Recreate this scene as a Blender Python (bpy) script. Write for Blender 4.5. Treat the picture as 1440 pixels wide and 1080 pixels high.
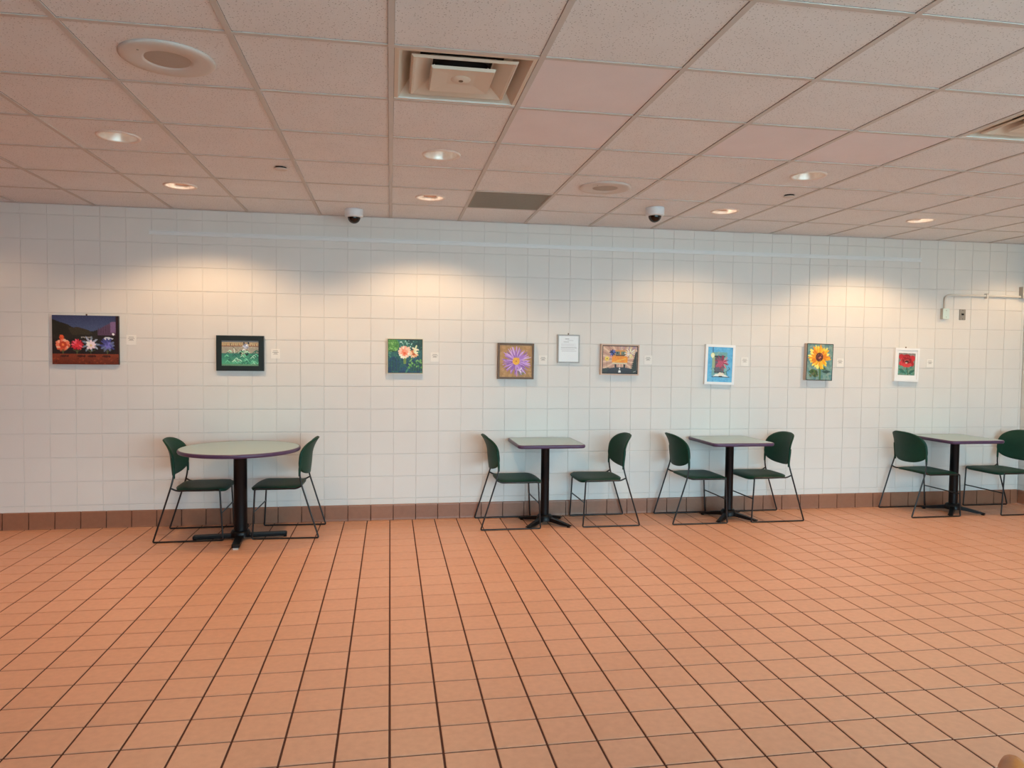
import bpy, bmesh, math, random
import numpy as np
from mathutils import Matrix, Vector

random.seed(7); np.random.seed(7)
for o in list(bpy.data.objects): bpy.data.objects.remove(o)
SC = bpy.context.scene
COL = SC.collection

# ------------------------------------------------------------------ camera
FPX, YAW, PITCH, ROLL, CAMZ = 1014.59, .1677, -.0397, .0105, 1.5068
_f = np.array([math.sin(YAW)*math.cos(PITCH), math.cos(YAW)*math.cos(PITCH), math.sin(PITCH)])
_r = np.array([math.cos(YAW), -math.sin(YAW), 0.]); _u = np.cross(_r, _f)
_r, _u = math.cos(ROLL)*_r+math.sin(ROLL)*_u, -math.sin(ROLL)*_r+math.cos(ROLL)*_u
cd = bpy.data.cameras.new('camera'); cam = bpy.data.objects.new('camera', cd); COL.objects.link(cam)
cd.sensor_width = 36; cd.lens = FPX/1440*36; cd.clip_start = .05
cam.matrix_world = Matrix(((_r[0], _u[0], -_f[0], 0), (_r[1], _u[1], -_f[1], 0), (_r[2], _u[2], -_f[2], CAMZ), (0, 0, 0, 1)))
SC.camera = cam
def proj(P):
    d = np.array(P, float)-np.array([0, 0, CAMZ]); z = d@_f
    if z < .1: return None
    return 720+FPX*(d@_r)/z, 540-FPX*(d@_u)/z

# ------------------------------------------------------------------ light, exposure
SC.view_settings.view_transform = 'Standard'; SC.view_settings.look = 'None'
SC.view_settings.gamma = 1; SC.view_settings.use_curve_mapping = False
SC.view_settings.exposure = 0.0
SKY_COL, SKY_STRENGTH = (.52, .81, 1.0), 14.3
LAMP_COL = (1.0, .64, .34)
WASH_W, DOWN_W = 56, 56
W = bpy.data.worlds.new('overcast_sky'); SC.world = W; W.use_nodes = True
bg = W.node_tree.nodes['Background']; bg.inputs[0].default_value = (*SKY_COL, 1); bg.inputs[1].default_value = SKY_STRENGTH

# ------------------------------------------------------------------ room measures
D = 6.6007             # far wall face
HC = 2.721             # ceiling
XR, XL, YB = 6.567, -3.72, -2.4
CT = .6096             # ceiling grid
CY0 = 2.938
FT, FX0, FY0 = .2011, -1.2029, 2.8792
BT, BZ0, BX0 = .2033, 1.2119, .16*.2033
BASEH = .145
WINS = [(-.4, 1.25), (1.35, 3.0), (3.1, 4.7), (4.8, 6.4)]
RWINS = [(-2.2, -.75)]
WZ0, WZ1 = .12, 2.55

# ------------------------------------------------------------------ helpers
def lin(c):
    return tuple(((v/255)/12.92 if v/255 <= .04045 else ((v/255+.055)/1.055)**2.4) for v in c)
MATS = {}
def mat(name, col, rough=.6, metal=0, var=0., vscale=8, bump=0., bscale=200, spec=.5, emit=None, estr=0):
    m = bpy.data.materials.new(name); m.use_nodes = True; MATS[name] = m
    nt = m.node_tree; N = nt.nodes; L = nt.links; b = N['Principled BSDF']
    c = lin(col); b.inputs['Base Color'].default_value = (*c, 1)
    b.inputs['Roughness'].default_value = rough; b.inputs['Metallic'].default_value = metal
    b.inputs['Specular IOR Level'].default_value = spec
    tc = N.new('ShaderNodeNewGeometry')
    nz = N.new('ShaderNodeTexNoise'); nz.inputs['Scale'].default_value = vscale; nz.inputs['Detail'].default_value = 4
    L.new(tc.outputs['Position'], nz.inputs['Vector'])
    mx = N.new('ShaderNodeMixRGB'); mx.blend_type = 'MULTIPLY'; mx.inputs[0].default_value = 1
    mx.inputs[1].default_value = (*c, 1)
    rp = N.new('ShaderNodeMapRange'); rp.inputs[1].default_value = .3; rp.inputs[2].default_value = .7
    rp.inputs[3].default_value = 1-var; rp.inputs[4].default_value = 1+var
    L.new(nz.outputs['Fac'], rp.inputs[0]); L.new(rp.outputs[0], mx.inputs[2]); L.new(mx.outputs[0], b.inputs['Base Color'])
    if bump:
        n2 = N.new('ShaderNodeTexNoise'); n2.inputs['Scale'].default_value = bscale; n2.inputs['Detail'].default_value = 3
        L.new(tc.outputs['Position'], n2.inputs['Vector'])
        bp = N.new('ShaderNodeBump'); bp.inputs['Strength'].default_value = bump; bp.inputs['Distance'].default_value = .002
        L.new(n2.outputs['Fac'], bp.inputs['Height']); L.new(bp.outputs[0], b.inputs['Normal'])
    if emit:
        b.inputs['Emission Color'].default_value = (*emit, 1); b.inputs['Emission Strength'].default_value = estr
    return m

def tile_mat(name, col, alt, x0, y0, s, axes=(0, 1), rough=.45, amount=.5, vmul=.06):
    """fired clay: every tile of the grid gets its own tint, plus fine mottling"""
    m = mat(name, col, rough, var=.05, vscale=30, bump=.12, bscale=120)
    nt = m.node_tree; N = nt.nodes; L = nt.links
    g = N.new('ShaderNodeNewGeometry'); sp = N.new('ShaderNodeSeparateXYZ'); L.new(g.outputs['Position'], sp.inputs[0])
    cb = N.new('ShaderNodeCombineXYZ')
    for k, (ax, o) in enumerate(zip(axes, (x0, y0))):
        a = N.new('ShaderNodeMath'); a.operation = 'SUBTRACT'; L.new(sp.outputs[ax], a.inputs[0]); a.inputs[1].default_value = o
        d = N.new('ShaderNodeMath'); d.operation = 'DIVIDE'; L.new(a.outputs[0], d.inputs[0]); d.inputs[1].default_value = s
        f = N.new('ShaderNodeMath'); f.operation = 'FLOOR'; L.new(d.outputs[0], f.inputs[0]); L.new(f.outputs[0], cb.inputs[k])
    wn = N.new('ShaderNodeTexWhiteNoise'); wn.noise_dimensions = '2D'; L.new(cb.outputs[0], wn.inputs['Vector'])
    mul = [n for n in N if n.bl_idname == 'ShaderNodeMixRGB'][0]
    mm = N.new('ShaderNodeMixRGB'); mm.inputs[1].default_value = (*lin(col), 1); mm.inputs[2].default_value = (*lin(alt), 1)
    L.new(wn.outputs['Value'], mm.inputs[0]); L.new(mm.outputs[0], mul.inputs[1])
    return m

def new_obj(name, me, parent=None, material=None, label=None, cat=None, group=None, kind=None, loc=None):
    o = bpy.data.objects.new(name, me); COL.objects.link(o)
    if material is not None and me is not None and not me.materials: me.materials.append(material)
    if parent is not None: o.parent = parent
    if loc is not None: o.location = loc
    tag(o, label, cat, group, kind)
    return o
def tag(o, label=None, cat=None, group=None, kind=None):
    if label: o['label'] = label
    if cat: o['category'] = cat
    if group: o['group'] = group
    if kind: o['kind'] = kind
    return o
def empty(name, loc, rz=0, **k):
    o = new_obj(name, None, **k); o.location = loc; o.rotation_euler = (0, 0, rz); o.empty_display_size = .1
    return o
def copy_tree(o, parent=None, **k):
    c = o.copy(); COL.objects.link(c); c.parent = parent
    for ch in list(o.children): copy_tree(ch, c)
    tag(c, **k); return c

class MB:
    """collects shapes of ONE part, in metres"""
    def __init__(s): s.v = []; s.f = []; s.smooth = []
    def add(s, vs, fs, smooth=False):
        n = len(s.v); s.v += [tuple(map(float, p)) for p in vs]; s.f += [tuple(i+n for i in q) for q in fs]; s.smooth += [smooth]*len(fs); return s
    def box(s, a, b):
        (x0, y0, z0), (x1, y1, z1) = a, b
        return s.add([(x0, y0, z0), (x1, y0, z0), (x1, y1, z0), (x0, y1, z0), (x0, y0, z1), (x1, y0, z1), (x1, y1, z1), (x0, y1, z1)],
                     [(3, 2, 1, 0), (4, 5, 6, 7), (0, 1, 5, 4), (1, 2, 6, 5), (2, 3, 7, 6), (3, 0, 4, 7)])
    def tube(s, pts, r, n=8, cap=True):
        pts = [Vector(p) for p in pts]; vs = []; up = None
        for i, p in enumerate(pts):
            a = (pts[min(i+1, len(pts)-1)]-pts[max(i-1, 0)]).normalized()
            if up is None: up = a.orthogonal().normalized()
            up = (up-a*up.dot(a)).normalized(); w = a.cross(up)
            rr = r[i] if isinstance(r, (list, tuple)) else r
            for k in range(n):
                t = 2*math.pi*k/n; vs.append(p+up*math.cos(t)*rr+w*math.sin(t)*rr)
        fs = [(i*n+k, i*n+(k+1) % n, (i+1)*n+(k+1) % n, (i+1)*n+k) for i in range(len(pts)-1) for k in range(n)]
        s.add(vs, fs, True)
        if cap: s.add([vs[k] for k in range(n)], [tuple(range(n))[::-1]]); s.add(vs[-n:], [tuple(range(n))])
        return s
    def lathe(s, prof, n=32, c=(0, 0, 0), smooth=True, closed=False):
        vs = [(c[0]+r*math.cos(2*math.pi*k/n), c[1]+r*math.sin(2*math.pi*k/n), c[2]+z) for r, z in prof for k in range(n)]
        m = len(prof); fs = [(i*n+k, i*n+(k+1) % n, ((i+1) % m)*n+(k+1) % n, ((i+1) % m)*n+k) for i in range(m if closed else m-1) for k in range(n)]
        return s.add(vs, fs, smooth)
    def prism(s, outline, z0, z1, bevel=0):
        """outline (x,y) list counter-clockwise, extruded in z"""
        n = len(outline); cx = sum(p[0] for p in outline)/n; cy = sum(p[1] for p in outline)/n
        def ring(z, k): return [(cx+(x-cx)*k, cy+(y-cy)*k, z) for x, y in outline]
        if bevel:
            R = max(math.hypot(x-cx, y-cy) for x, y in outline); k = 1-bevel/R
            rs = [ring(z0, k), ring(z0+bevel, 1), ring(z1-bevel, 1), ring(z1, k)]
        else: rs = [ring(z0, 1), ring(z1, 1)]
        vs = [p for r in rs for p in r]; m = len(rs)
        fs = [(i*n+k, i*n+(k+1) % n, (i+1)*n+(k+1) % n, (i+1)*n+k) for i in range(m-1) for k in range(n)]
        fs += [tuple(range(n))[::-1], tuple(range((m-1)*n, m*n))]
        return s.add(vs, fs)
    def mesh(s, name):
        me = bpy.data.meshes.new(name); me.from_pydata(s.v, [], s.f)
        for p, sm in zip(me.polygons, s.smooth): p.use_smooth = sm
        me.update(); return me
    def build(s, name, material, parent=None, **k): return new_obj(name, s.mesh(name), parent, material, **k)

def fillet(pts, r, n=5):
    out = [Vector(pts[0])]
    for i in range(1, len(pts)-1):
        a, b, c = map(Vector, pts[i-1:i+2]); d1 = (a-b); d2 = (c-b)
        k = min(r, d1.length*.45, d2.length*.45); p, q = b+d1.normalized()*k, b+d2.normalized()*k
        for j in range(n+1):
            t = j/n; out.append(p*(1-t)**2+b*2*t*(1-t)+q*t*t)
    out.append(Vector(pts[-1])); return out
def rrect(x0, x1, y0, y1, r, n=5):
    out = []
    for cx, cy, a in ((x1-r, y1-r, 0), (x0+r, y1-r, 90), (x0+r, y0+r, 180), (x1-r, y0+r, 270)):
        for k in range(n+1):
            t = math.radians(a+90*k/n); out.append((cx+r*math.cos(t), cy+r*math.sin(t)))
    return out

# ------------------------------------------------------------------ materials
M_wall = mat('painted_block', (221, 219, 214), .55, var=.015, vscale=3, bump=.25, bscale=90)
M_rail = mat('rail_white', (230, 231, 230), .4)
M_mortar = mat('painted_joint', (214, 212, 207), .7, var=.02)
M_plaster = mat('painted_plaster', (226, 220, 208), .8, var=.02)
M_brownwall = mat('brown_bounce_wall', (172, 84, 36), .7, var=.04)  # brown chosen for the warm bounce off the unseen left wall
M_floor = tile_mat('quarry_tile', (208, 154, 124), (213, 159, 129), FX0, FY0, FT, rough=.42)
M_grout = mat('brown_grout', (80, 42, 28), .9, var=.1, vscale=40)
M_base = tile_mat('quarry_base_tile', (142, 98, 76), (150, 104, 80), FX0+.15*FT, 0, FT, axes=(0, 2), rough=.4)
M_base2 = tile_mat('quarry_base_tile_side', (142, 98, 76), (150, 104, 80), D, 0, FT, axes=(1, 2), rough=.4)
M_grid = mat('ceiling_grid_metal', (196, 192, 188), .5, var=.02)
M_plenum = mat('plenum_shadow_board', (60, 55, 52), .9)
M_white = mat('white_enamel', (236, 236, 232), .4)
M_diff = mat('cream_enamel', (212, 200, 184), .5)
M_dark = mat('duct_black', (18, 17, 16), .8)
M_spk = mat('speaker_white', (206, 200, 194), .6)
M_mesh = mat('perforated_grey', (176, 166, 156), .8, var=.08, vscale=300)
M_return = mat('return_grille_grey', (150, 142, 130), .8, var=.03, vscale=40)
M_reflect = mat('satin_reflector', (236, 228, 220), .35, metal=.5, var=.06, vscale=60)
M_trimring = mat('lamp_trim_white', (226, 214, 204), .45)
M_kicker = mat('lamp_scoop_salmon', (205, 165, 145), .5)
M_bulb = mat('lamp_glow', (255, 240, 220), .5, emit=(1, .84, .68), estr=3)
M_bulbw = mat('wash_lamp_glow', (255, 240, 220), .5, emit=(1, .86, .72), estr=16)
M_domew = mat('camera_white', (226, 230, 234), .4)
M_domeb = mat('camera_smoked_dome', (8, 8, 9), .08)
M_green = mat('green_plastic', (13, 58, 44), .5, var=.06, vscale=40, bump=.2, bscale=500, spec=.25)
M_black = mat('black_enamel_rod', (20, 18, 19), .35)
M_cast = mat('black_cast_iron', (10, 10, 12), .4, var=.1, vscale=60, bump=.2, bscale=150, spec=.25)
M_lam = mat('grey_green_laminate', (158, 182, 186), .3, var=.04, vscale=180)
M_edge = mat('purple_vinyl_edge', (76, 56, 88), .35)
M_foot = mat('pale_glide', (190, 180, 172), .5)
M_card = mat('label_card', (234, 232, 226), .7)
M_ink = mat('grey_print', (120, 116, 112), .8)
M_alu = mat('brushed_aluminium', (160, 162, 160), .45, metal=.0, var=.05, vscale=90)
M_galv = mat('painted_conduit', (214, 210, 202), .45)
M_boxw = mat('pale_box_plate', (206, 226, 220), .4)
M_boxs = mat('box_side_grey', (176, 172, 164), .5)
M_steel = mat('dull_steel_plate', (150, 146, 138), .45, metal=.3)
M_wframe = mat('window_frame_bronze', (70, 62, 55), .5)
M_ground = mat('pavement', (186, 182, 174), .9, var=.1, vscale=2)
M_canvas = mat('raw_canvas_side', (196, 178, 164), .8, var=.05, vscale=80)
M_fblack = mat('frame_black_green', (22, 34, 34), .4)
M_fbrown = mat('frame_walnut', (98, 72, 46), .5, var=.15, vscale=50)
M_flight = mat('frame_pale_wood', (206, 180, 160), .55, var=.06, vscale=50)
M_fwhite = mat('frame_white', (238, 240, 240), .45)
M_fcream = mat('frame_cream_edge', (208, 204, 178), .6)
M_fedge = mat('canvas_edge_black', (26, 24, 24), .6)
M_wood = mat('varnished_oak', (200, 122, 52), .35, var=.18, vscale=25)
M_woodd = mat('brown_oak_back', (122, 72, 32), .4, var=.18, vscale=25)
# acoustic tile: pinholes and fissures
def acoustic(name, col, holes, bump):
    m = mat(name, col, .9, var=.02, vscale=5, bump=bump, bscale=260, spec=.2)
    nt = m.node_tree; N = nt.nodes; L = nt.links
    g = N.new('ShaderNodeNewGeometry'); v = N.new('ShaderNodeTexVoronoi'); v.inputs['Scale'].default_value = 85
    L.new(g.outputs['Position'], v.inputs['Vector'])
    r = N.new('ShaderNodeMapRange'); r.inputs[1].default_value = .12; r.inputs[2].default_value = .26; r.inputs[3].default_value = 1-holes; r.inputs[4].default_value = 1
    L.new(v.outputs['Distance'], r.inputs[0])
    b = N['Principled BSDF']; src = b.inputs['Base Color'].links[0].from_socket
    mx = N.new('ShaderNodeMixRGB'); mx.blend_type = 'MULTIPLY'; mx.inputs[0].default_value = 1
    L.new(src, mx.inputs[1]); L.new(r.outputs[0], mx.inputs[2]); L.new(mx.outputs[0], b.inputs['Base Color'])
    return m
M_act = acoustic('acoustic_tile', (226, 228, 230), .5, .5)
M_act2 = acoustic('acoustic_tile_smooth', (228, 224, 228), .06, .15)
# window glass
M_glass = bpy.data.materials.new('window_glass'); M_glass.use_nodes = True
nt = M_glass.node_tree; nt.nodes.clear()
o_ = nt.nodes.new('ShaderNodeOutputMaterial'); t_ = nt.nodes.new('ShaderNodeBsdfTransparent'); g_ = nt.nodes.new('ShaderNodeBsdfGlossy'); x_ = nt.nodes.new('ShaderNodeMixShader')
g_.inputs['Roughness'].default_value = .02; x_.inputs[0].default_value = .07; t_.inputs[0].default_value = (.93, .96, .95, 1)
nt.links.new(t_.outputs[0], x_.inputs[1]); nt.links.new(g_.outputs[0], x_.inputs[2]); nt.links.new(x_.outputs[0], o_.inputs[0])
# painted pictures: colours come from a colour attribute drawn below
M_paint = bpy.data.materials.new('painted_picture'); M_paint.use_nodes = True
b_ = M_paint.node_tree.nodes['Principled BSDF']; a_ = M_paint.node_tree.nodes.new('ShaderNodeAttribute'); a_.attribute_name = 'paint'
M_paint.node_tree.links.new(a_.outputs['Color'], b_.inputs['Base Color']); b_.inputs['Roughness'].default_value = .5

# ------------------------------------------------------------------ generic grid pieces
def slab_piece(w, h, t, ch, name, chx=None):
    """one tile lying in xy, face up at z=0, chamfered rim, sides down to -t"""
    a, b = w/2, h/2; vs = []; chx = chx or ch
    for (x, y, z) in ((a-chx, b-ch, 0), (a, b, -ch*.7), (a, b, -t)):
        vs += [(-x, -y, z), (x, -y, z), (x, y, z), (-x, y, z)]
    fs = [(0, 1, 2, 3)]
    for r in (0, 4):
        for k in range(4): fs.append((r+k, r+4+k, r+4+(k+1) % 4, r+(k+1) % 4))
    m = MB(); m.add(vs, fs); return m
def place(mb_src, M):
    return [tuple(M @ Vector(v)) for v in mb_src.v]
def poly_area(corners):
    P = [proj(c) for c in corners]
    if any(p is None for p in P): return 0
    c = (sum(p[0] for p in P)/4, sum(p[1] for p in P)/4)
    if not (-20 < c[0] < 1460 and -20 < c[1] < 1100): return 0
    return abs(sum(P[i][0]*P[(i+1) % 4][1]-P[(i+1) % 4][0]*P[i][1] for i in range(4)))/2

# ------------------------------------------------------------------ floor
m = MB(); m.box((XL, YB, -.12), (XR, D+.02, -.0035))
floor = m.build('floor', M_grout, kind='structure')
cells = []
ni0 = int(math.floor((XL-FX0)/FT)); ni1 = int(math.ceil((XR-FX0)/FT)); nj0 = int(math.floor((YB-FY0)/FT)); nj1 = int(math.ceil((D-.012-FY0)/FT))
for i in range(ni0, ni1):
    for j in range(nj0, nj1):
        x0, x1 = max(FX0+i*FT, XL), min(FX0+(i+1)*FT, XR-.012); y0, y1 = max(FY0+j*FT, YB), min(FY0+(j+1)*FT, D-.012)
        if x1-x0 < .02 or y1-y0 < .02: continue
        full = (x1-x0 > FT-.001) and (y1-y0 > FT-.001)
        cells.append((poly_area([(x0, y0, 0), (x1, y0, 0), (x1, y1, 0), (x0, y1, 0)]) if full else 0, x0, x1, y0, y1))
cells.sort(key=lambda c: -c[0])
GAP = .009
tm = slab_piece(FT-GAP, FT-GAP, .0045, .002, 'floor_tile'); tmesh = tm.mesh('floor_tile'); tmesh.materials.append(M_floor)
rest = MB()
for k, (a, x0, x1, y0, y1) in enumerate(cells):
    if k < 300: new_obj('floor_tile', tmesh, floor, loc=((x0+x1)/2, (y0+y1)/2, 0))
    else:
        p = slab_piece(x1-x0-GAP, y1-y0-GAP, .0045, .002, 't'); rest.add(place(p, Matrix.Translation(((x0+x1)/2, (y0+y1)/2, 0))), p.f)
rest.build('floor_tiles', M_floor, floor, kind='stuff')

# ------------------------------------------------------------------ far wall of scored blocks
m = MB(); m.box((XL, D+.004, 0), (XR+.2, D+.2, HC+.4))
wall = m.build('wall_back', M_mortar, kind='structure')
rows = [(BASEH-.02, BZ0-5*BT)]+[(BZ0+n*BT, BZ0+(n+1)*BT) for n in range(-5, 7)]+[(BZ0+7*BT, HC+.02)]
RX = Matrix.Rotation(math.radians(90), 4, 'X')       # face up -> face towards -y
GH, GV = .006, .0024
blocks = []
n0 = int(math.floor((XL-BX0)/BT)); n1 = int(math.ceil((XR-BX0)/BT))
for z0, z1 in rows:
    for i in range(n0, n1):
        x0, x1 = max(BX0+i*BT, XL), min(BX0+(i+1)*BT, XR)
        if x1-x0 < .015: continue
        blocks.append((poly_area([(x0, D, z0), (x1, D, z0), (x1, D, z1), (x0, D, z1)]), x0, x1, z0, z1))
blocks.sort(key=lambda c: -c[0])
cache = {}; rest = MB()
for k, (a, x0, x1, z0, z1) in enumerate(blocks):
    key = (round(x1-x0, 4), round(z1-z0, 4)); M = Matrix.Translation(((x0+x1)/2, D, (z0+z1)/2)) @ RX
    p = slab_piece(x1-x0-GV, z1-z0-GH, .006, .0022, 'b', .001)
    if k < 300:
        if key not in cache:
            cache[key] = p.mesh('wall_block'); cache[key].materials.append(M_wall)
        o = new_obj('wall_block', cache[key], wall); o.matrix_world = M
    else: rest.add(place(p, M), p.f)
rest.build('wall_blocks', M_wall, wall, kind='stuff')
# right wall (only its edge shows), left wall, window wall behind the camera
m = MB(); ys = [YB]+[v for w in RWINS for v in w]+[D+.003]
for a, b in zip(ys[0::2], ys[1::2]): m.box((XR+.004, a, WZ0), (XR+.2, b, WZ1))
m.box((XR+.004, YB, 0), (XR+.2, D+.003, WZ0)); m.box((XR+.004, YB, WZ1), (XR+.2, D+.003, HC+.4)); wall_r = m.build('wall_right', M_mortar, kind='structure')
rest = MB(); RY = Matrix.Rotation(math.radians(-90), 4, 'Y')
for z0, z1 in rows:
    y = D
    while y > RWINS[-1][1]+.05:
        y0 = max(y-BT, RWINS[-1][1]); p = slab_piece(z1-z0-GH, y-y0-GV, .006, .0025, 'b')
        rest.add(place(p, Matrix.Translation((XR, (y0+y)/2, (z0+z1)/2)) @ RY), p.f); y -= BT
rest.build('wall_blocks', M_wall, wall_r, kind='stuff')
m = MB(); m.box((XL-.2, YB-.2, 0), (XL, D+.2, HC+.4)); m.build('wall_left', M_brownwall, kind='structure')  # unseen wall, set close and brown to bounce warm light onto wall_back
m = MB(); xs = [XL]+[v for w in WINS for v in w]+[XR]
for a, b in zip(xs[0::2], xs[1::2]): m.box((a, YB-.2, WZ0), (b, YB, WZ1))
m.box((XL, YB-.2, 0), (XR, YB, WZ0)); m.box((XL, YB-.2, WZ1), (XR, YB, HC+.4)); m.build('wall_front', M_plaster, kind='structure')
def window(k, M, a, b):
    # built lying along x with its room side towards +y, then turned into its wall
    m = MB(); e = .05; y0, y1 = -.14, -.06
    m.box((a, y0, WZ0), (a+e, y1, WZ1)); m.box((b-e, y0, WZ0), (b, y1, WZ1)); m.box((a+e, y0, WZ0), (b-e, y1, WZ0+e)); m.box((a+e, y0, WZ1-e), (b-e, y1, WZ1))
    w = m.build('window_%d' % k, M_wframe, kind='structure'); w.matrix_world = M
    MB().box((a+e, -.105, WZ0+e), (b-e, -.099, WZ1-e)).build('window_pane', M_glass, w)
    l = bpy.data.lights.new('daylight_portal', 'AREA'); l.shape = 'RECTANGLE'; l.size = b-a-.1; l.size_y = WZ1-WZ0-.1; l.cycles.is_portal = True
    lo = bpy.data.objects.new('daylight_portal', l); COL.objects.link(lo)
    lo.matrix_world = M @ Matrix.Translation(((a+b)/2, -.16, (WZ0+WZ1)/2)) @ Matrix.Rotation(math.radians(90), 4, 'X')
for k, (a, b) in enumerate(WINS): window(k+1, Matrix.Translation((0, YB, 0)), a, b)
for k, (a, b) in enumerate(RWINS): window(k+5, Matrix.Translation((XR+.004, 0, 0)) @ Matrix.Rotation(math.radians(90), 4, 'Z'), a, b)
MB().box((XR+.2, YB-.2, -.3), (40, 30, -.13)).build('ground', M_ground, kind='structure')
MB().box((-30, -40, -.3), (40, YB-.2, -.13)).build('ground', M_ground, kind='structure')

# baseboard of clay tiles
def base_run(name, material, horizontal):
    m = MB()
    if horizontal: m.box((XL, D-.0075, 0), (XR-.008, D+.004, BASEH-.003))
    else: m.box((XR-.0075, YB, 0), (XR+.004, D-.011, BASEH-.003))
    b = m.build(name, M_grout, kind='structure'); cache = {}
    k = 0
    while True:
        if horizontal:
            x0 = FX0+.15*FT+(math.floor((XL-FX0)/FT)+k)*FT; x1 = x0+FT; x0, x1 = max(x0, XL), min(x1, XR-.012)
            if x0 >= XR-.02: break
            vis = proj((x0, D, .1)); show = vis is not None and -300 < vis[0] < 1500
        else:
            x1 = D-.012-k*FT; x0 = max(x1-FT, YB); show = True
            if x1 < YB+.02: break
        k += 1
        if x1-x0 < .02: continue
        w = round(x1-x0-.006, 4)
        if w not in cache:
            # cove profile: rounded top, slightly flared foot
            pr = [(0, BASEH), (-.006, BASEH-.001), (-.0105, BASEH-.006), (-.012, BASEH-.014), (-.012, .02), (-.0135, .008), (-.017, .0005)]
            q = MB(); n = len(pr)
            if horizontal:
                q.add([(-w/2, y, z) for y, z in pr]+[(w/2, y, z) for y, z in pr], [(i, i+n, i+n+1, i+1) for i in range(n-1)]+[tuple(range(n)), tuple(range(n, 2*n))[::-1]])
            else:
                q.add([(y, -w/2, z) for y, z in pr]+[(y, w/2, z) for y, z in pr], [(i, i+1, i+n+1, i+n) for i in range(n-1)]+[tuple(range(n))[::-1], tuple(range(n, 2*n))])
            cache[w] = q.mesh('base_tile'); cache[w].materials.append(material)
        new_obj('base_tile', cache[w], b, loc=((x0+x1)/2, D, 0) if horizontal else (XR, (x0+x1)/2, 0))
base_run('baseboard_back', M_base, True); base_run('baseboard_right', M_base2, False)

# ------------------------------------------------------------------ ceiling
m = MB(); m.box((XL, YB, HC+.32), (XR, D, HC+.4)); ceil = m.build('ceiling', M_plenum, kind='structure')
def cc(c, r): return ((c+.5)*CT, CY0+(r+.5)*CT)
DOWN = [(-3, 2), (0, 2), (4, 2), (7, 2), (-6, 2)]; WASH = [(-3, 4), (0, 4), (4, 4), (7, 4), (10, 4), (-6, 4)]  # unseen lamps added for their light: both left-end ones and the right corner washer

VENTS = [(0, 0), (5, 0)]; GRILLE = (1, 4); SPK = [(-2, 0), (2, 3)]; SMOOTH = {(1, 0), (1, 1), (4, 1), (3, 1), (8, 2)}
RH = .1
full = slab_piece(CT-.0255, CT-.0265, .012, .001, 'ceiling_tile'); fullmesh = full.mesh('ceiling_tile'); fullmesh.materials.append(M_act)
full2 = full.mesh('ceiling_tile'); full2.materials.append(M_act2)
def holed():
    n = 32; a = (CT-.006)/2; vs = []; q = MB()
    def sq(t):
        c, s = math.cos(t), math.sin(t); k = a/max(abs(c), abs(s)); return c*k, s*k
    ts = [2*math.pi*k/n for k in range(n)]
    for t in ts: x, y = sq(t); vs.append((x, y, 0))
    for t in ts: vs.append((RH*math.cos(t), RH*math.sin(t), 0))
    for t in ts: vs.append((RH*math.cos(t), RH*math.sin(t), -.012))
    q.add(vs, [(k, (k+1) % n, n+(k+1) % n, n+k) for k in range(n)]+[(n+k, n+(k+1) % n, 2*n+(k+1) % n, 2*n+k) for k in range(n)]); return q
holem = holed().mesh('ceiling_tile'); holem.materials.append(M_act)
FLIP = Matrix.Rotation(math.pi, 4, 'X')
c0, c1 = int(math.floor(XL/CT)), int(math.ceil(XR/CT)); r0 = int(math.floor((YB-CY0)/CT))
rest = MB(); ZT = HC+.004
for c in range(c0, c1):
    for r in range(r0, 6):
        x0, x1 = max(c*CT, XL), min((c+1)*CT, XR); y0, y1 = max(CY0+r*CT, YB), min(CY0+(r+1)*CT, D)
        if (c, r) in VENTS or (c, r) == GRILLE or x1-x0 < .03: continue
        part = x1-x0 < CT-.01 or y1-y0 < CT-.015
        L = Matrix.Translation(((x0+x1)/2, (y0+y1)/2+.0012, ZT)) @ FLIP
        if (c, r) in DOWN or (c, r) in WASH: me = holem
        elif part: me = slab_piece(x1-x0-.006, y1-y0-.006, .012, .001, 't').mesh('ceiling_tile'); me.materials.append(M_act)
        else: me = full2 if (c, r) in SMOOTH else fullmesh
        P = proj(((x0+x1)/2, (y0+y1)/2, HC))
        if P and -700 < P[0] < 2100 and -500 < P[1]:
            o = new_obj('ceiling_tile', me, ceil); o.matrix_world = L
        else:
            p = slab_piece(x1-x0-.006, y1-y0-.006, .012, .001, 't'); rest.add(place(p, L), p.f)
rest.build('ceiling_tiles', M_act, ceil, kind='stuff')
bw = .012
for c in range(c0+1, c1):
    MB().box((c*CT-bw, YB, HC-.0006), (c*CT+bw, D-.02, HC+.0035)).build('grid_runner', M_grid, ceil)
for r in range(r0+1, 6):
    MB().box((XL, CY0+r*CT-bw, HC), (XR, CY0+r*CT+bw, HC+.0035)).build('grid_tee', M_grid, ceil)
MB().box((XL, D-.022, HC-.0008), (XR, D-.0005, HC+.003)).build('wall_angle', M_grid, ceil)
MB().box((XR-.022, YB, HC-.0009), (XR-.0005, D-.02, HC+.003)).build('wall_angle', M_grid, ceil)

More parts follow.
